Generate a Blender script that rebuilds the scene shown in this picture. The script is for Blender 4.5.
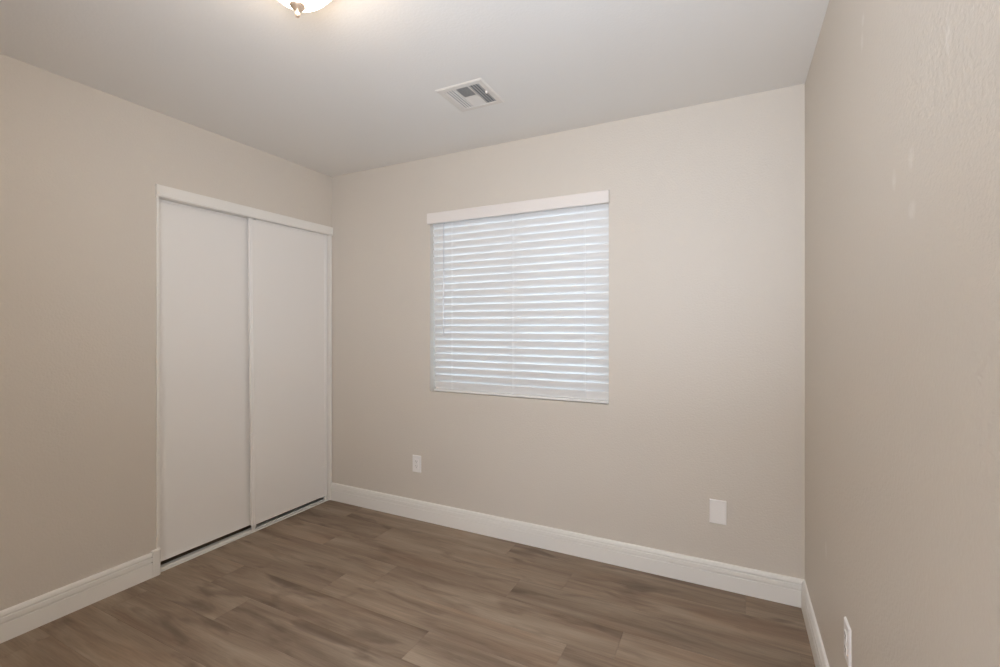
import bpy, bmesh, math, random
from mathutils import Vector

# ------------------------------------------------------------------ clear
for o in list(bpy.data.objects):
    bpy.data.objects.remove(o)
SC = bpy.context.scene
C = SC.collection

# ------------------------------------------------------------------ camera, world, light, exposure
LX, RX, BY, FY, H = -2.716, 0.299, 2.573, -0.62, 2.44      # left, right, back, front planes, ceiling height
cam_d = bpy.data.cameras.new('camera')
cam = bpy.data.objects.new('camera', cam_d)
C.objects.link(cam)
cam_d.sensor_fit = 'HORIZONTAL'
cam_d.sensor_width = 36.0
cam_d.lens = 464.594 / 1000 * 36.0
cam_d.shift_y = -(333.5 - 326.5) / 1000
cam_d.clip_start = 0.02
cam.location = (0, 0, 1.3075)
cam.rotation_euler = (math.radians(90), 0, 0.465037)
SC.camera = cam

world = bpy.data.worlds.new('world')
SC.world = world
world.use_nodes = True
bg = world.node_tree.nodes['Background']
W_STR, FILL_E, LAMP_STRENGTH, ASSUMED_FLASH_E = 3.8, 91.0, 37.0, 136.0
bg.inputs['Color'].default_value = (0.72, 0.88, 1.12, 1)
bg.inputs['Strength'].default_value = W_STR


def area_light(name, loc, rot, sx, sy, energy, color):
    d = bpy.data.lights.new(name, 'AREA')
    d.shape = 'RECTANGLE'
    d.size, d.size_y = sx, sy
    d.energy = energy
    d.color = color
    o = bpy.data.objects.new(name, d)
    o.location = loc
    o.rotation_euler = rot
    C.objects.link(o)
    return o


HALL_FILL = area_light('added_hall_fill', (-0.3, -1.4, 2.40), (0, 0, 0), 0.6, 0.6, FILL_E, (0.84, 0.95, 1.13))  # unseen fill light, added behind the camera to brighten the room
# unseen spot added beside the camera as an assumed flash, bounced off the ceiling
fl = bpy.data.lights.new('assumed_bounce_flash', 'SPOT')
fl.energy = ASSUMED_FLASH_E
fl.spot_size = math.radians(118)
fl.spot_blend = 1.0
fl.shadow_soft_size = 0.35
fl.color = (0.85, 0.955, 1.12)
flo = bpy.data.objects.new('assumed_bounce_flash', fl)
flo.location = (-0.12, -0.1, 1.55)
flo.rotation_euler = (Vector((-0.95, 2.05, H)) - Vector(flo.location)).to_track_quat('-Z', 'Y').to_euler()
C.objects.link(flo)

SC.view_settings.view_transform = 'Standard'
SC.view_settings.look = 'None'
SC.view_settings.gamma = 1
SC.view_settings.use_curve_mapping = False
SC.view_settings.exposure = 0.0
SC.cycles.max_bounces = 16
SC.cycles.diffuse_bounces = 10
SC.cycles.transparent_max_bounces = 12


# ------------------------------------------------------------------ helpers
def srgb(r, g, b):
    f = lambda c: (c / 255 / 12.92) if c / 255 <= 0.04045 else ((c / 255 + 0.055) / 1.055) ** 2.4
    return (f(r), f(g), f(b), 1)


def mat(name, color, rough=0.5, metal=0.0, bump=None, spec=0.5):
    m = bpy.data.materials.new(name)
    m.use_nodes = True
    nt = m.node_tree
    p = nt.nodes['Principled BSDF']
    p.inputs['Base Color'].default_value = color
    p.inputs['Roughness'].default_value = rough
    p.inputs['Metallic'].default_value = metal
    p.inputs['Specular IOR Level'].default_value = spec
    if bump:
        scale, strength, dist = bump
        g = nt.nodes.new('ShaderNodeNewGeometry')
        n = nt.nodes.new('ShaderNodeTexNoise')
        n.inputs['Scale'].default_value = scale
        n.inputs['Detail'].default_value = 3
        b = nt.nodes.new('ShaderNodeBump')
        b.inputs['Strength'].default_value = strength
        b.inputs['Distance'].default_value = dist
        nt.links.new(g.outputs['Position'], n.inputs['Vector'])
        nt.links.new(n.outputs['Fac'], b.inputs['Height'])
        nt.links.new(b.outputs['Normal'], p.inputs['Normal'])
    return m


def link_mesh(name, bm, m, parent=None, smooth=None):
    bmesh.ops.recalc_face_normals(bm, faces=bm.faces[:])
    me = bpy.data.meshes.new(name)
    bm.to_mesh(me)
    bm.free()
    for mm in (m if isinstance(m, (list, tuple)) else [m]):
        me.materials.append(mm)
    if smooth is not None:
        for p in me.polygons:
            p.use_smooth = True
        try:
            me.set_sharp_from_angle(angle=math.radians(smooth))
        except Exception:
            pass
    o = bpy.data.objects.new(name, me)
    C.objects.link(o)
    if parent is not None:
        o.parent = parent
        o.matrix_parent_inverse = parent.matrix_basis.inverted()
    return o


def thing(name, label, cat, loc, group=None):
    o = bpy.data.objects.new(name, None)
    o.empty_display_size = 0.1
    C.objects.link(o)
    o.location = loc
    o['label'] = label
    o['category'] = cat
    if group:
        o['group'] = group
    return o


def struct(o, label=None):
    o['kind'] = 'structure'
    if label:
        o['label'] = label
    return o


def box(bm, x0, x1, y0, y1, z0, z1, bevel=0.0, seg=2):
    r = bmesh.ops.create_cube(bm, size=1.0)
    vs = r['verts']
    for v in vs:
        v.co = Vector(((x0 + x1) / 2 + v.co.x * (x1 - x0), (y0 + y1) / 2 + v.co.y * (y1 - y0), (z0 + z1) / 2 + v.co.z * (z1 - z0)))
    if bevel:
        es = list({e for v in vs for e in v.link_edges})
        bmesh.ops.bevel(bm, geom=es, offset=bevel, segments=seg, affect='EDGES', profile=0.5)
    return vs


def prism(bm, pts, a, b, axis):
    """extrude a closed outline; axis 'x': pts are (y, z); 'y': (x, z); 'z': (x, y)"""
    def co(p, t):
        return {'x': (t, p[0], p[1]), 'y': (p[0], t, p[1]), 'z': (p[0], p[1], t)}[axis]
    va = [bm.verts.new(co(p, a)) for p in pts]
    vb = [bm.verts.new(co(p, b)) for p in pts]
    n = len(pts)
    for i in range(n):
        bm.faces.new((va[i], va[(i + 1) % n], vb[(i + 1) % n], vb[i]))
    bm.faces.new(va[::-1])
    bm.faces.new(vb)


def lathe(bm, cx, cy, prof, n=64, closed=False):
    """prof: list of (radius, z)"""
    rings = []
    for r, z in prof:
        if r < 1e-6:
            rings.append([bm.verts.new((cx, cy, z))])
        else:
            rings.append([bm.verts.new((cx + r * math.cos(2 * math.pi * k / n), cy + r * math.sin(2 * math.pi * k / n), z)) for k in range(n)])
    pairs = list(zip(rings, rings[1:]))
    if closed:
        pairs.append((rings[-1], rings[0]))
    for A, B in pairs:
        for k in range(n):
            k2 = (k + 1) % n
            if len(A) == 1 and len(B) == 1:
                continue
            if len(A) == 1:
                bm.faces.new((A[0], B[k], B[k2]))
            elif len(B) == 1:
                bm.faces.new((A[k], A[k2], B[0]))
            else:
                bm.faces.new((A[k], A[k2], B[k2], B[k]))


def tube(bm, p0, p1, r, n=10):
    p0, p1 = Vector(p0), Vector(p1)
    d = (p1 - p0)
    q = d.to_track_quat('Z', 'Y')
    va, vb = [], []
    for k in range(n):
        a = 2 * math.pi * k / n
        off = q @ Vector((r * math.cos(a), r * math.sin(a), 0))
        va.append(bm.verts.new(p0 + off))
        vb.append(bm.verts.new(p1 + off))
    for k in range(n):
        bm.faces.new((va[k], va[(k + 1) % n], vb[(k + 1) % n], vb[k]))
    bm.faces.new(va[::-1])
    bm.faces.new(vb)


# ------------------------------------------------------------------ materials
WALL_COL = srgb(213, 205, 194)
M_wall = mat('greige_wall_paint', WALL_COL, 0.5, bump=(115, 0.3, 0.005), spec=0.4)
M_ceil = mat('ceiling_paint', srgb(235, 233, 229), 0.7, bump=(95, 0.2, 0.004), spec=0.25)
M_trim = mat('white_trim_paint', srgb(236, 233, 227), 0.38)
M_door = mat('white_closet_panel', srgb(238, 235, 231), 0.45)
M_frame = mat('white_closet_frame', srgb(239, 236, 232), 0.38)
M_track = mat('painted_metal_track', srgb(226, 224, 219), 0.38)
M_vinyl = mat('white_window_vinyl', srgb(235, 236, 236), 0.4)
M_slat = mat('white_blind_slat', srgb(229, 228, 226), 0.42)
M_val = mat('white_blind_valance', srgb(232, 226, 221), 0.42)
M_cord = mat('blind_cord', srgb(246, 246, 246), 0.8)
M_wand = mat('blind_wand', srgb(214, 215, 217), 0.3)
M_plate = mat('white_plastic_plate', srgb(240, 237, 234), 0.35)
M_slot = mat('dark_slot', srgb(105, 101, 97), 0.6)
M_nickel = mat('brushed_nickel', srgb(226, 202, 178), 0.42, metal=0.75)
M_vent = mat('white_vent_paint', srgb(226, 221, 214), 0.4)
M_duct = mat('grey_duct', srgb(128, 131, 134), 0.6)
M_dark = mat('closet_inside', srgb(150, 142, 132), 0.8)
M_added_hall = mat('added_hall_paint', srgb(220, 212, 200), 0.7)


def wall_with_marks():
    m = M_wall.copy()
    m.name = 'greige_wall_paint_touched_up'
    nt = m.node_tree
    p = nt.nodes['Principled BSDF']
    bump = [n for n in nt.nodes if n.type == 'BUMP'][0]
    bump.inputs['Strength'].default_value = 0.34
    geo = [n for n in nt.nodes if n.type == 'NEW_GEOMETRY'][0]
    spots = [(1.761, 0.959, 0.034, 0.013), (1.624, 1.128, 0.026, 0.020), (1.612, 1.231, 0.026, 0.017), (1.525, 1.122, 0.020, 0.025),
             (0.502, 2.022, 0.040, 0.022), (2.097, 1.489, 0.020, 0.016), (2.046, 1.499, 0.030, 0.016)]
    noise = [n for n in nt.nodes if n.type == 'TEX_NOISE'][0]
    sep = nt.nodes.new('ShaderNodeSeparateXYZ')
    nt.links.new(geo.outputs['Position'], sep.inputs[0])
    total = None
    def M(op, a, b, clamp=False):
        n = nt.nodes.new('ShaderNodeMath')
        n.operation = op
        n.use_clamp = clamp
        for i, v in enumerate((a, b)):
            if isinstance(v, (int, float)):
                n.inputs[i].default_value = v
            else:
                nt.links.new(v, n.inputs[i])
        return n.outputs[0]
    for z, y, rz, ry in spots:
        dy = M('DIVIDE', M('SUBTRACT', sep.outputs['Y'], y), ry)
        dz = M('DIVIDE', M('SUBTRACT', sep.outputs['Z'], z), rz)
        d2 = M('ADD', M('MULTIPLY', dy, dy), M('MULTIPLY', dz, dz))
        d2 = M('ADD', d2, M('MULTIPLY', M('SUBTRACT', noise.outputs['Fac'], 0.5), 1.4))
        s = M('SUBTRACT', 1.0, d2, clamp=True)
        total = s if total is None else M('MAXIMUM', total, s)
    mix = nt.nodes.new('ShaderNodeMix')
    mix.data_type = 'RGBA'
    nt.links.new(M('MULTIPLY', total, 0.45), mix.inputs['Factor'])
    mix.inputs['A'].default_value = WALL_COL
    mix.inputs['B'].default_value = srgb(232, 227, 220)
    nt.links.new(mix.outputs['Result'], p.inputs['Base Color'])
    return m


M_wall_marked = wall_with_marks()


def glass_material():
    m = bpy.data.materials.new('window_glass')
    m.use_nodes = True
    nt = m.node_tree
    nt.nodes.clear()
    out = nt.nodes.new('ShaderNodeOutputMaterial')
    tr = nt.nodes.new('ShaderNodeBsdfTransparent')
    tr.inputs['Color'].default_value = (0.93, 0.96, 0.95, 1)
    gl = nt.nodes.new('ShaderNodeBsdfGlossy')
    gl.inputs['Roughness'].default_value = 0.02
    fr = nt.nodes.new('ShaderNodeFresnel')
    fr.inputs['IOR'].default_value = 1.3
    mx = nt.nodes.new('ShaderNodeMixShader')
    nt.links.new(fr.outputs[0], mx.inputs[0])
    nt.links.new(tr.outputs[0], mx.inputs[1])
    nt.links.new(gl.outputs[0], mx.inputs[2])
    nt.links.new(mx.outputs[0], out.inputs['Surface'])
    return m


M_glass = glass_material()


def lamp_material():
    m = bpy.data.materials.new('lit_frosted_glass')
    m.use_nodes = True
    nt = m.node_tree
    p = nt.nodes['Principled BSDF']
    p.inputs['Base Color'].default_value = srgb(245, 238, 228)
    p.inputs['Roughness'].default_value = 0.35
    p.inputs['Emission Color'].default_value = (1.0, 0.82, 0.62, 1)
    p.inputs['Emission Strength'].default_value = LAMP_STRENGTH
    return m


M_bowl = lamp_material()


def floor_material():
    m = bpy.data.materials.new('oak_vinyl_planks')
    m.use_nodes = True
    nt = m.node_tree
    N, L = nt.nodes, nt.links
    p = N['Principled BSDF']
    geo = N.new('ShaderNodeNewGeometry')
    at = N.new('ShaderNodeAttribute')
    at.attribute_name = 'plank'
    sepc = N.new('ShaderNodeSeparateColor')
    L.new(at.outputs['Color'], sepc.inputs[0])
    off = N.new('ShaderNodeVectorMath')
    off.operation = 'MULTIPLY_ADD'
    L.new(at.outputs['Color'], off.inputs[0])
    off.inputs[1].default_value = (23.0, 17.0, 31.0)
    L.new(geo.outputs['Position'], off.inputs[2])

    def noise(sx, sy, detail, rough, dist, wobble=None):
        mp = N.new('ShaderNodeMapping')
        mp.inputs['Scale'].default_value = (sx, sy, 1)
        L.new(off.outputs[0], mp.inputs['Vector'])
        n = N.new('ShaderNodeTexNoise')
        n.inputs['Scale'].default_value = 1
        n.inputs['Detail'].default_value = detail
        n.inputs['Roughness'].default_value = rough
        n.inputs['Distortion'].default_value = dist
        L.new(mp.outputs[0], n.inputs['Vector'])
        return n.outputs['Fac']

    def ramp(src, stops):
        r = N.new('ShaderNodeValToRGB')
        cr = r.color_ramp
        cr.elements[0].position, cr.elements[0].color = stops[0]
        cr.elements[1].position, cr.elements[1].color = stops[-1]
        for pos, col in stops[1:-1]:
            e = cr.elements.new(pos)
            e.color = col
        L.new(src, r.inputs[0])
        return r.outputs['Color']

    def mix(a, b, fac, mode='MIX'):
        x = N.new('ShaderNodeMix')
        x.data_type = 'RGBA'
        x.blend_type = mode
        for s, v in (('A', a), ('B', b), ('Factor', fac)):
            if isinstance(v, (int, float, tuple)):
                x.inputs[s].default_value = v
            else:
                L.new(v, x.inputs[s])
        return x.outputs['Result']

    figure = noise(1.3, 11.0, 5, 0.55, 0.6)
    col = ramp(figure, [(0.28, srgb(*FLOOR_DARK)), (0.48, srgb(*FLOOR_MID)), (0.70, srgb(*FLOOR_LIGHT))])
    fine = noise(7.0, 150.0, 4, 0.65, 0.2)
    g = lambda v: (v, v, v, 1)
    col = mix(col, ramp(fine, [(0.3, g(0.86)), (0.7, g(1.10))]), 1.0, 'MULTIPLY')
    knots = noise(2.8, 10.0, 3, 0.5, 0.6)
    col = mix(col, srgb(*FLOOR_KNOT), ramp(knots, [(0.55, g(0)), (0.72, g(0.62))]))
    red = noise(2.0, 8.0, 2, 0.5, 0.4)
    col = mix(col, (1.02, 0.965, 0.93, 1), ramp(red, [(0.52, g(0)), (0.72, g(1.0))]), 'MULTIPLY')
    pr = N.new('ShaderNodeMapRange')
    pr.inputs['To Min'].default_value = 0.91
    pr.inputs['To Max'].default_value = 1.09
    L.new(sepc.outputs['Red'], pr.inputs['Value'])
    cmb = N.new('ShaderNodeCombineColor')
    for i in range(3):
        L.new(pr.outputs[0], cmb.inputs[i])
    col = mix(col, cmb.outputs[0], 1.0, 'MULTIPLY')
    L.new(col, p.inputs['Base Color'])
    p.inputs['Roughness'].default_value = 0.5
    p.inputs['Specular IOR Level'].default_value = 0.3
    b = N.new('ShaderNodeBump')
    b.inputs['Strength'].default_value = 0.12
    b.inputs['Distance'].default_value = 0.002
    L.new(fine, b.inputs['Height'])
    L.new(b.outputs[0], p.inputs['Normal'])
    return m


FLOOR_DARK, FLOOR_MID, FLOOR_LIGHT, FLOOR_KNOT = (117, 98, 82), (141, 123, 105), (162, 145, 126), (90, 72, 59)
M_floor = floor_material()

# ------------------------------------------------------------------ floor: planks 1.22 x 0.185 m along the window wall
def build_floor():
    random.seed(11)
    bm = bmesh.new()
    lay = bm.faces.layers.float_color.new('plank')
    PW, PL = 0.185, 1.22
    offs = {2.385: 0.053, 2.20: 0.46, 2.015: 0.237, 1.83: 0.80, 1.645: -0.612, 1.46: 0.053, 1.275: 0.37, 1.09: -0.15, 0.905: 0.66, 0.72: 1.08, 0.535: 0.3}
    k0 = int((FY - 1.2 - 2.015) / PW) - 1
    for k in range(k0, 4):
        y0 = 2.015 + k * PW
        o = offs.get(round(y0, 3), random.uniform(0, PL))
        ya, yb = max(y0, FY - 1.3), min(y0 + PW, BY)
        if yb - ya < 0.004:
            continue
        x = o - PL * 4
        while x < RX:
            xa, xb = max(x, LX - 0.02), min(x + PL, RX)
            x += PL
            if xb - xa < 0.004:
                continue
            rnd = (random.random(), random.random(), random.random(), 1)
            e = 0.0007
            top = [bm.verts.new(c) for c in ((xa + e, ya + e, 0), (xb - e, ya + e, 0), (xb - e, yb - e, 0), (xa + e, yb - e, 0))]
            low = [bm.verts.new(c) for c in ((xa, ya, -0.0013), (xb, ya, -0.0013), (xb, yb, -0.0013), (xa, yb, -0.0013))]
            fs = [bm.faces.new(top)] + [bm.faces.new((low[i], low[(i + 1) % 4], top[(i + 1) % 4], top[i])) for i in range(4)]
            for f in fs:
                f[lay] = rnd
    n0 = len(bm.faces)
    box(bm, LX - 0.75, RX + 0.12, FY - 1.3, BY + 0.14, -0.06, -0.0015)
    bm.faces.ensure_lookup_table()
    for f in bm.faces[n0:]:
        f[lay] = (0.5, 0.5, 0.5, 1)
    struct(link_mesh('floor', bm, M_floor))


build_floor()

# ------------------------------------------------------------------ walls and ceiling
bm = bmesh.new()
box(bm, LX - 0.75, RX + 0.12, FY - 1.3, BY + 0.14, H, H + 0.1)
struct(link_mesh('ceiling', bm, M_ceil))

OY0, OY1, OZ = 1.386, 2.553, 2.01           # closet opening in the left wall
WT = 0.115
bm = bmesh.new()
box(bm, LX - WT, LX, FY - 0.11, OY0, 0, H)
box(bm, LX - WT, LX, OY0, OY1, OZ, H)
box(bm, LX - WT, LX, OY1, BY, 0, H)
struct(link_mesh('wall_left', bm, M_wall))

bm = bmesh.new()                             # closet behind the sliding doors
box(bm, LX - 0.75, LX - 0.70, OY0 - 0.35, BY + 0.1, 0, H)
box(bm, LX - 0.70, LX - WT, OY0 - 0.40, OY0 - 0.35, 0, H)
box(bm, LX - 0.70, LX - WT, BY, BY + 0.05, 0, H)
struct(link_mesh('wall_closet', bm, M_dark))

WX0, WX1, WZ0, WZ1 = -1.817, -0.616, 0.873, 2.045
bm = bmesh.new()
box(bm, LX, WX0, BY, BY + 0.14, 0, H)
box(bm, WX1, RX + 0.115, BY, BY + 0.14, 0, H)
box(bm, WX0, WX1, BY, BY + 0.14, 0, WZ0)
box(bm, WX0, WX1, BY, BY + 0.14, WZ1, H)
struct(link_mesh('wall_back', bm, M_wall))

bm = bmesh.new()
box(bm, RX, RX + 0.115, FY - 0.11, BY, 0, H)
struct(link_mesh('wall_right', bm, M_wall_marked))

DX0, DX1, DZ = -0.72, 0.10, 2.04              # unseen doorway, added so the fill light behind it reaches the room
bm = bmesh.new()
box(bm, LX, DX0, FY - 0.11, FY, 0, H)
box(bm, DX1, RX, FY - 0.11, FY, 0, H)
box(bm, DX0, DX1, FY - 0.11, FY, DZ, H)
struct(link_mesh('wall_front', bm, M_wall))
bm = bmesh.new()  # unseen hall shell, added to enclose the fill light
box(bm, -1.6, 1.0, FY - 1.3, FY - 1.2, 0, H)
box(bm, -1.7, -1.6, FY - 1.3, FY - 0.11, 0, H)
box(bm, RX, RX + 0.1, FY - 1.3, FY - 0.11, 0, H)
struct(link_mesh('wall_added_hall', bm, M_added_hall))

# ------------------------------------------------------------------ baseboards
BH, BT = 0.128, 0.016


def base_profile():
    """(distance from wall, height) outline with the two fine grooves near the top"""
    t = BT
    return [(0, 0), (t, 0), (t, 0.0735), (t - 0.0028, 0.0768), (t - 0.0060, 0.0735), (t - 0.0135, 0.0710), (t - 0.0138, 0.0830), (t - 0.0004, 0.0826), (t - 0.0002, 0.0850), (t - 0.0012, 0.1005),
            (t - 0.0042, 0.1040), (t - 0.0070, 0.1010), (t - 0.0138, 0.0990), (t - 0.0140, 0.1094), (t - 0.0026, 0.1090), (t - 0.0026, 0.1112), (t - 0.0060, 0.1225), (t - 0.0090, 0.1268), (t - 0.0125, BH), (0, BH)]


bm = bmesh.new()
prism(bm, [(LX + d, z) for d, z in base_profile()], FY, 1.352, 'y')
struct(link_mesh('baseboard_left', bm, M_trim))
bm = bmesh.new()
prism(bm, [(BY - d, z) for d, z in base_profile()], LX + 0.001, RX, 'x')
struct(link_mesh('baseboard_back', bm, M_trim))
bm = bmesh.new()
prism(bm, [(RX - d, z) for d, z in base_profile()], FY, BY - BT + 0.004, 'y')
struct(link_mesh('baseboard_right', bm, M_trim))

# ------------------------------------------------------------------ closet trim
bm = bmesh.new()                              # header fascia
prism(bm, [(LX, 2.0555), (LX + 0.014, 2.0555), (LX + 0.017, 2.0525), (LX + 0.017, 2.001), (LX + 0.0145, 1.9985), (LX + 0.0145, 1.9955), (LX + 0.011, 1.9935), (LX, 1.9935)], 1.370, BY - 0.002, 'y')
struct(link_mesh('trim_1', bm, M_trim), 'white header fascia over the sliding closet doors')
bm = bmesh.new()                              # jamb strips
box(bm, LX - WT, LX + 0.006, 1.3745, 1.3875, 0.0, 1.9935, 0.0015)
struct(link_mesh('trim_2', bm, M_trim), 'thin white jamb strip on the open side of the closet')
bm = bmesh.new()
box(bm, LX - WT, LX + 0.006, 2.549, BY - 0.003, 0.0, 1.9935, 0.0015)
struct(link_mesh('trim_3', bm, M_trim), 'thin white jamb strip in the room corner')
bm = bmesh.new()                              # floor track: front lip, channel, centre rib, channel, back lip
f = LX - 0.004
prism(bm, [(f, 0.0), (f, 0.004), (f - 0.003, 0.0065), (f - 0.016, 0.0072), (f - 0.018, 0.0045), (f - 0.029, 0.0045), (f - 0.030, 0.0095),
           (f - 0.033, 0.0095), (f - 0.034, 0.0045), (f - 0.074, 0.0045), (f - 0.074, 0.0)], 1.3875, 2.549, 'y')
struct(link_mesh('trim_4', bm, M_track), 'pale metal floor track under the sliding closet doors')
bm = bmesh.new()                              # rounded block that ends the left baseboard
pts = [(LX - 0.02, 1.350), (LX + 0.0175, 1.350), (LX + 0.0175, 1.376)]
for k in range(1, 9):
    a = math.pi / 2 * k / 8
    pts.append((LX + 0.0175 - 0.018 * (1 - math.cos(a)), 1.376 + 0.018 * math.sin(a)))
pts += [(LX - 0.02, 1.394)]
prism(bm, pts, 0.0, 0.136, 'z')
bmesh.ops.bevel(bm, geom=[e for e in bm.edges if all(v.co.z > 0.135 for v in e.verts)], offset=0.003, segments=2, affect='EDGES')
struct(link_mesh('trim_5', bm, M_trim, smooth=40), 'white rounded block where the left baseboard meets the closet')
bm = bmesh.new()                              # head track channel behind the fascia
box(bm, LX - 0.10, LX - 0.005, 1.3875, 2.549, 1.996, 2.01)
struct(link_mesh('trim_6', bm, M_track))

# ------------------------------------------------------------------ sliding closet doors
def closet_door(name, label, y0, y1, xf, z0, z1, lean=0.0):
    """flat slab with a slim rounded metal stile along each side edge and slim rails at top and bottom"""
    def shear(bm):                            # the panel hangs slightly out of plumb
        for v in bm.verts:
            if v.co.y < y0 + 0.05:
                v.co.y -= lean * (v.co.z - z0) / (z1 - z0)
    bm = bmesh.new()
    box(bm, xf - 0.016, xf - 0.004, y0 + 0.004, y1 - 0.004, z0 + 0.004, z1 - 0.004)
    shear(bm)
    d = struct(link_mesh(name, bm, M_door), label)
    for ya, yb in ((y0, y0 + 0.026), (y1 - 0.026, y1)):
        bm = bmesh.new()
        prof = [(xf - 0.018, ya), (xf - 0.002, ya), (xf, ya + 0.003), (xf, ya + 0.010), (xf - 0.0022, ya + 0.0125), (xf - 0.0022, yb - 0.0125), (xf, yb - 0.010), (xf, yb - 0.003), (xf - 0.002, yb), (xf - 0.018, yb)]
        prism(bm, prof, z0, z1, 'z')
        shear(bm)
        link_mesh('stile', bm, M_frame, d)
    for za, zb in ((z0, z0 + 0.012), (z1 - 0.012, z1)):
        bm = bmesh.new()
        box(bm, xf - 0.018, xf - 0.001, y0 + 0.026, y1 - 0.026, za, zb, 0.001)
        link_mesh('rail', bm, M_frame, d)
    bm = bmesh.new()                          # roller brackets that carry the slab on the track
    for yc in (y0 + 0.012, y1 - 0.012):
        box(bm, xf - 0.015, xf - 0.003, yc - 0.009, yc + 0.009, 0.0048, z0 + 0.01)
    link_mesh('roller', bm, M_track, d)
    return d


closet_door('door_1', 'plain white sliding closet panel further from the window, set behind the other', 1.3885, 1.990, LX - 0.050, 0.035, 1.995)
closet_door('door_2', 'plain white sliding closet panel next to the room corner, overlapping in front', 1.934, 2.5440, LX - 0.016, 0.038, 1.995, 0.020)

# ------------------------------------------------------------------ window behind the blind
WY = BY + 0.085
bm = bmesh.new()
fr = 0.045
box(bm, WX0, WX0 + fr, WY, WY + 0.05, WZ0, WZ1, 0.004)
box(bm, WX1 - fr, WX1, WY, WY + 0.05, WZ0, WZ1, 0.004)
box(bm, WX0 + fr, WX1 - fr, WY, WY + 0.05, WZ0, WZ0 + fr, 0.004)
box(bm, WX0 + fr, WX1 - fr, WY, WY + 0.05, WZ1 - fr, WZ1, 0.004)
xm = (WX0 + WX1) / 2
box(bm, xm - 0.025, xm + 0.025, WY + 0.005, WY + 0.045, WZ0 + fr, WZ1 - fr, 0.004)
win = struct(link_mesh('window_1', bm, M_vinyl))
for a, b in ((WX0 + fr, xm - 0.025), (xm + 0.025, WX1 - fr)):
    bm = bmesh.new()
    box(bm, a, b, WY + 0.023, WY + 0.027, WZ0 + fr, WZ1 - fr)
    link_mesh('pane', bm, M_glass, win)

# ------------------------------------------------------------------ window blind
SL0, SL1 = WX0 + 0.006, WX1 - 0.006
SY = BY + 0.038                               # slat axis, inside the recess
blind = thing('window_blind', 'closed white horizontal slat blind with a flat valance, filling the window', 'blind', (xm, SY, WZ0))
bm = bmesh.new()                              # valance with short returns
prism(bm, [(BY - 0.020, 1.990), (BY - 0.023, 1.993), (BY - 0.023, 2.057), (BY - 0.020, 2.061), (BY - 0.010, 2.061), (BY - 0.010, 1.990)], -1.825, -0.612, 'x')
box(bm, -1.825, -1.815, BY - 0.010, BY - 0.0005, 1.990, 2.061)
box(bm, -0.622, -0.612, BY - 0.010, BY - 0.0005, 1.990, 2.061)
link_mesh('valance', bm, M_val, blind)
bm = bmesh.new()
box(bm, SL0 + 0.002, SL1, BY + 0.012, BY + 0.064, 1.998, 2.044, 0.002)
link_mesh('headrail', bm, M_slat, blind)
PITCH = 0.0464
TILT = math.radians(69)
CH = 0.0520


def slat_outline(yc, zc, tilt, chord=CH, crown=0.003, th=0.0028, n=8):
    """cross-section (y, z): room-side edge is up"""
    up, lo = [], []
    for i in range(n + 1):
        s = -0.5 + i / n
        h = crown * (1 - 4 * s * s)
        for lst, k in ((up, h + th / 2), (lo, h - th / 2)):
            u, w = s * chord, k
            # s = +0.5 is the room edge: towards -y and up
            lst.append((yc - u * math.cos(tilt) - w * math.sin(tilt), zc + u * math.sin(tilt) - w * math.cos(tilt)))
    return up + lo[::-1]


bm = bmesh.new()
Z_TOP_EDGE = 1.960
half = CH / 2 * math.sin(TILT)
for k in range(-1, 23):
    prism(bm, slat_outline(SY, Z_TOP_EDGE - half - k * PITCH, TILT), SL0 + 0.0006 * k, SL1, 'x')
link_mesh('slats', bm, M_slat, blind, smooth=35)
bm = bmesh.new()
box(bm, SL0 + 0.015, SL1, SY - 0.026, SY + 0.026, WZ0 + 0.003, WZ0 + 0.0172, 0.004)
link_mesh('bottom_rail', bm, M_slat, blind)
yf = SY - CH / 2 * math.cos(TILT) - 0.0035
for xc in (-1.656, -1.212, -0.760):
    bm = bmesh.new()
    for dx in (-0.004, 0.004):
        tube(bm, (xc + dx, yf, WZ0 + 0.012), (xc + dx, yf, 2.0), 0.0010, 6)
        tube(bm, (xc + dx, SY + 0.030, WZ0 + 0.012), (xc + dx, SY + 0.030, 2.0), 0.0010, 6)
    link_mesh('ladder_cord', bm, M_cord, blind)
bm = bmesh.new()
WXX = -1.718
tube(bm, (WXX - 0.001, yf - 0.010, 1.300), (WXX, yf - 0.008, 1.985), 0.0036, 6)
tube(bm, (WXX - 0.001, yf - 0.010, 1.245), (WXX - 0.001, yf - 0.010, 1.300), 0.0050, 10)
tube(bm, (WXX, yf - 0.008, 1.985), (WXX, yf + 0.012, 2.005), 0.002, 6)
link_mesh('tilt_wand', bm, M_wand, blind)

# ------------------------------------------------------------------ ceiling light
LC = (-1.20, 1.0)
lamp = thing('ceiling_light', 'lit flush ceiling light with a frosted glass bowl and metal finial', 'ceiling light', (LC[0], LC[1], H))
bm = bmesh.new()
prof = []
for i in range(25):
    t = i / 24
    prof.append((0.119 * t, 2.300 + 0.085 * t ** 2.3))
prof += [(0.115, 2.386)] + [(0.115 * t, 2.304 + 0.082 * t ** 2.3) for t in [1 - i / 16 for i in range(1, 17)]]
lathe(bm, LC[0], LC[1], prof)
link_mesh('glass_bowl', bm, M_bowl, lamp, smooth=50)
bm = bmesh.new()
lathe(bm, LC[0], LC[1], [(0, H - 0.0005), (0.111, H - 0.0005), (0.115, H - 0.006), (0.114, H - 0.030), (0.121, H - 0.040), (0.122, H - 0.052), (0.1195, H - 0.0535), (0.117, H - 0.045), (0.108, H - 0.035), (0, H - 0.032)])
link_mesh('pan', bm, M_nickel, lamp, smooth=40)
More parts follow.
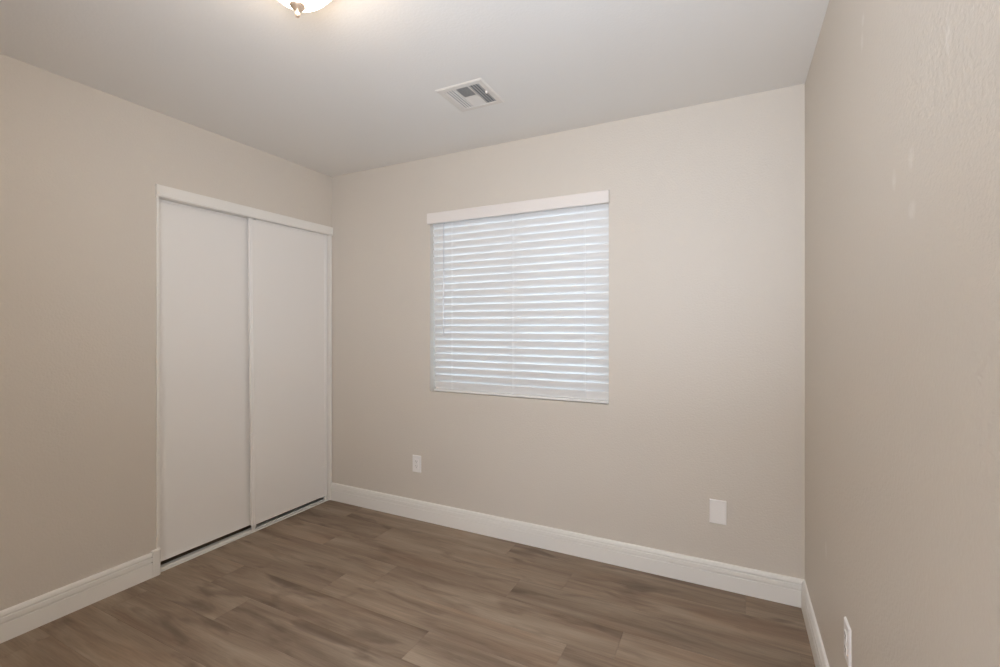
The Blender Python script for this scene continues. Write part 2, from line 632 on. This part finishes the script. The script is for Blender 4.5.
for a in (75, 195, 315):
    bm = bmesh.new()
    ca, sa = math.cos(math.radians(a)), math.sin(math.radians(a))
    tube(bm, (LC[0] + 0.120 * ca, LC[1] + 0.120 * sa, 2.392), (LC[0] + 0.129 * ca, LC[1] + 0.129 * sa, 2.392), 0.0045, 12)
    link_mesh('thumb_screw', bm, M_nickel, lamp)
bm = bmesh.new()
lathe(bm, LC[0], LC[1], [(0, 2.3005), (0.018, 2.3005), (0.0225, 2.2985), (0.0235, 2.2955), (0.0215, 2.2915), (0.014, 2.2865), (0.0085, 2.2825), (0.0060, 2.279), (0.0062, 2.275), (0.0072, 2.2705),
                         (0.0072, 2.2655), (0.0050, 2.2615), (0, 2.2600)], 40)
link_mesh('finial', bm, M_nickel, lamp, smooth=50)

# ------------------------------------------------------------------ ceiling vent (square register, louvres throwing four ways)
VX0, VX1, VY0, VY1 = -1.277, -1.027, 1.852, 2.102
vent = thing('ceiling_vent', 'square white metal air vent with louvres set in the ceiling', 'vent', ((VX0 + VX1) / 2, (VY0 + VY1) / 2, H))
VZ = H - 0.005
bm = bmesh.new()
def ring(bm, o, i, zo, zi):
    (ox0, ox1, oy0, oy1), (ix0, ix1, iy0, iy1) = o, i
    A = [bm.verts.new((x, y, zo)) for x, y in ((ox0, oy0), (ox1, oy0), (ox1, oy1), (ox0, oy1))]
    B = [bm.verts.new((x, y, zi)) for x, y in ((ix0, iy0), (ix1, iy0), (ix1, iy1), (ix0, iy1))]
    for k in range(4):
        bm.faces.new((A[k], A[(k + 1) % 4], B[(k + 1) % 4], B[k]))
ins = lambda d: (VX0 + d, VX1 - d, VY0 + d, VY1 - d)
ring(bm, ins(0), ins(0), H, H - 0.0015)
ring(bm, ins(0), ins(0.006), H - 0.0015, VZ)
ring(bm, ins(0.006), ins(0.030), VZ, VZ)
ring(bm, ins(0.030), ins(0.032), VZ, VZ + 0.003)
# face bars between the louvre banks
bx = [(-1.247, -1.190), (-1.183, -1.119), (-1.112, -1.057)]
f0, f1 = VY0 + 0.032, VY1 - 0.032
ym = (f0 + f1) / 2
zb0, zb1 = VZ + 0.002, VZ + 0.006
for xa, xb in ((VX0 + 0.030, bx[0][0]), (bx[0][1], bx[1][0]), (bx[1][1], bx[2][0]), (bx[2][1], VX1 - 0.030)):
    if xb - xa > 0.0005:
        box(bm, xa, xb, f0 - 0.002, f1 + 0.002, zb0, zb1)
box(bm, bx[1][0], bx[1][1], ym - 0.004, ym + 0.004, zb0, zb1)
bmesh.ops.remove_doubles(bm, verts=bm.verts[:], dist=1e-5)
link_mesh('frame', bm, M_vent, vent)
bm = bmesh.new()
box(bm, VX0 + 0.02, VX1 - 0.02, VY0 + 0.02, VY1 - 0.02, H - 0.0008, H - 0.0002)
link_mesh('duct_opening', bm, M_duct, vent)


def blade(bm, p, q, tilt_dir, w=0.0072, ang=42):
    """thin blade from p to q (x, y), hanging down while leaning towards tilt_dir"""
    a = math.radians(ang)
    dx, dy = tilt_dir[0] * math.sin(a) * w, tilt_dir[1] * math.sin(a) * w
    z0, z1 = H - 0.001, VZ + 0.0005
    th = 0.0010
    vs = []
    for zz, k in ((z0, 0), (z1, 1)):
        for s in (-1, 1):
            for e in (p, q):
                vs.append(bm.verts.new((e[0] + dx * k + tilt_dir[0] * th * s, e[1] + dy * k + tilt_dir[1] * th * s, zz)))
    a0, b0, a1, b1, c0, d0, c1, d1 = vs
    for fset in ((a0, b0, d0, c0), (a1, c1, d1, b1), (a0, c0, c1, a1), (b0, b1, d1, d0), (a0, a1, b1, b0), (c0, d0, d1, c1)):
        bm.faces.new(fset)


for xa, xb, ya, yb, d in ((bx[0][0], bx[0][1], f0, f1, (-1, 0)), (bx[2][0], bx[2][1], f0, f1, (1, 0)),
                          (bx[1][0], bx[1][1], f0, ym - 0.004, (0, -1)), (bx[1][0], bx[1][1], ym + 0.004, f1, (0, 1))):
    bm = bmesh.new()
    span = (xb - xa) if d[0] else (yb - ya)
    n = max(3, round(span / (0.0092 if d == (0, -1) else 0.0128)))
    for k in range(n):
        t = (k + 0.5) / n
        if d[0]:
            x = xa + span * t - d[0] * 0.003
            blade(bm, (x, ya - 0.003), (x, yb + 0.003), d)
        else:
            y = ya + span * t - d[1] * 0.003
            blade(bm, (xa - 0.003, y), (xb + 0.003, y), d)
    link_mesh('louvre_bank', bm, M_vent, vent)
bm = bmesh.new()
box(bm, -1.060, -1.050, 1.955, 1.962, VZ - 0.012, VZ + 0.004, 0.001)
link_mesh('damper_lever', bm, M_vent, vent)

# ------------------------------------------------------------------ wall plates
def local_to_wall(wall, ox, oz):
    """maps (u across, v up, w out of wall) to world"""
    if wall == 'back':
        return lambda u, v, w: (ox + u, BY - w, oz + v)
    return lambda u, v, w: (RX - w, ox - u, oz + v)


def wall_box(bm, T, u0, u1, v0, v1, w0, w1, bevel=0.0):
    a, b = T(u0, v0, w0), T(u1, v1, w1)
    lo = [min(p, q) for p, q in zip(a, b)]
    hi = [max(p, q) for p, q in zip(a, b)]
    box(bm, lo[0], hi[0], lo[1], hi[1], lo[2], hi[2], bevel)


def plate_body(T, w, h, d=0.006):
    bm = bmesh.new()
    a = [T(u, v, 0.0) for u, v in ((-w, -h), (w, -h), (w, h), (-w, h))]
    b = [T(u, v, d * 0.45) for u, v in ((-w, -h), (w, -h), (w, h), (-w, h))]
    k = 0.0035
    c = [T(u, v, d) for u, v in ((-w + k, -h + k), (w - k, -h + k), (w - k, h - k), (-w + k, h - k))]
    A, B, Cc = ([bm.verts.new(p) for p in q] for q in (a, b, c))
    for P, Q in ((A, B), (B, Cc)):
        for i in range(4):
            bm.faces.new((P[i], P[(i + 1) % 4], Q[(i + 1) % 4], Q[i]))
    bm.faces.new(Cc)
    bm.faces.new(A[::-1])
    return bm


def screw(T, u, v, w, root):
    bm = bmesh.new()
    tube(bm, T(u, v, w - 0.001), T(u, v, w + 0.0008), 0.003, 12)
    wall_box(bm, T, u - 0.0025, u + 0.0025, v - 0.0003, v + 0.0003, w + 0.0006, w + 0.001)
    link_mesh('screw', bm, M_plate, root)


def slots(bm, T, v, w):
    wall_box(bm, T, -0.0075, -0.0055, v - 0.001, v + 0.0075, w - 0.001, w + 0.0003)
    wall_box(bm, T, 0.0055, 0.0075, v - 0.001, v + 0.006, w - 0.001, w + 0.0003)
    tube(bm, T(0, v - 0.0075, w - 0.001), T(0, v - 0.0075, w + 0.0003), 0.0024, 12)


def outlet(name, label, wall, ox, oz, style):
    T = local_to_wall(wall, ox, oz)
    root = thing(name, label, 'outlet', T(0, 0, 0), 'wall plates low on the walls')
    link_mesh('plate', plate_body(T, 0.0352, 0.057), M_plate, root)
    if style == 'decora':
        bm = bmesh.new()
        wall_box(bm, T, -0.0165, 0.0165, -0.0335, 0.0335, 0.004, 0.0085, 0.0012)
        rec = link_mesh('receptacle', bm, M_plate, root)
        bm = bmesh.new()
        slots(bm, T, 0.016, 0.0085)
        slots(bm, T, -0.016, 0.0085)
        link_mesh('socket_slots', bm, M_slot, rec)
        screw(T, 0, 0.048, 0.006, root)
        screw(T, 0, -0.048, 0.006, root)
    else:
        for vc in (0.0195, -0.0195):
            bm = bmesh.new()
            ring0, ring1 = [], []
            for i in range(32):
                a = 2 * math.pi * i / 32
                u = max(-0.0145, min(0.0145, 0.0175 * math.cos(a)))
                v = max(-0.0135, min(0.0135, 0.0175 * math.sin(a)))
                ring0.append(bm.verts.new(T(u, vc + v, 0.004)))
                ring1.append(bm.verts.new(T(u * 0.95, vc + v * 0.95, 0.0085)))
            for i in range(32):
                bm.faces.new((ring0[i], ring0[(i + 1) % 32], ring1[(i + 1) % 32], ring1[i]))
            bm.faces.new(ring1)
            bm.faces.new(ring0[::-1])
            rec = link_mesh('receptacle', bm, M_plate, root)
            bm = bmesh.new()
            slots(bm, T, vc, 0.0085)
            link_mesh('socket_slots', bm, M_slot, rec)
        screw(T, 0, 0, 0.006, root)
    return root


outlet('wall_outlet', 'small white outlet on the window wall, between closet and window', 'back', -1.923, 0.374, 'decora')
outlet('wall_outlet', 'white outlet seen nearly edge-on, on the side wall near the floor', 'right', 1.655, 0.391, 'duplex')
T = local_to_wall('back', -0.068, 0.3785)
blank = thing('blank_wall_plate', 'blank white cover plate on the window wall, beside the room corner', 'wall plate', T(0, 0, 0), 'wall plates low on the walls')
link_mesh('plate', plate_body(T, 0.0385, 0.0595, 0.008), M_plate, blank)
screw(T, 0, 0.042, 0.008, blank)
screw(T, 0, -0.042, 0.008, blank)
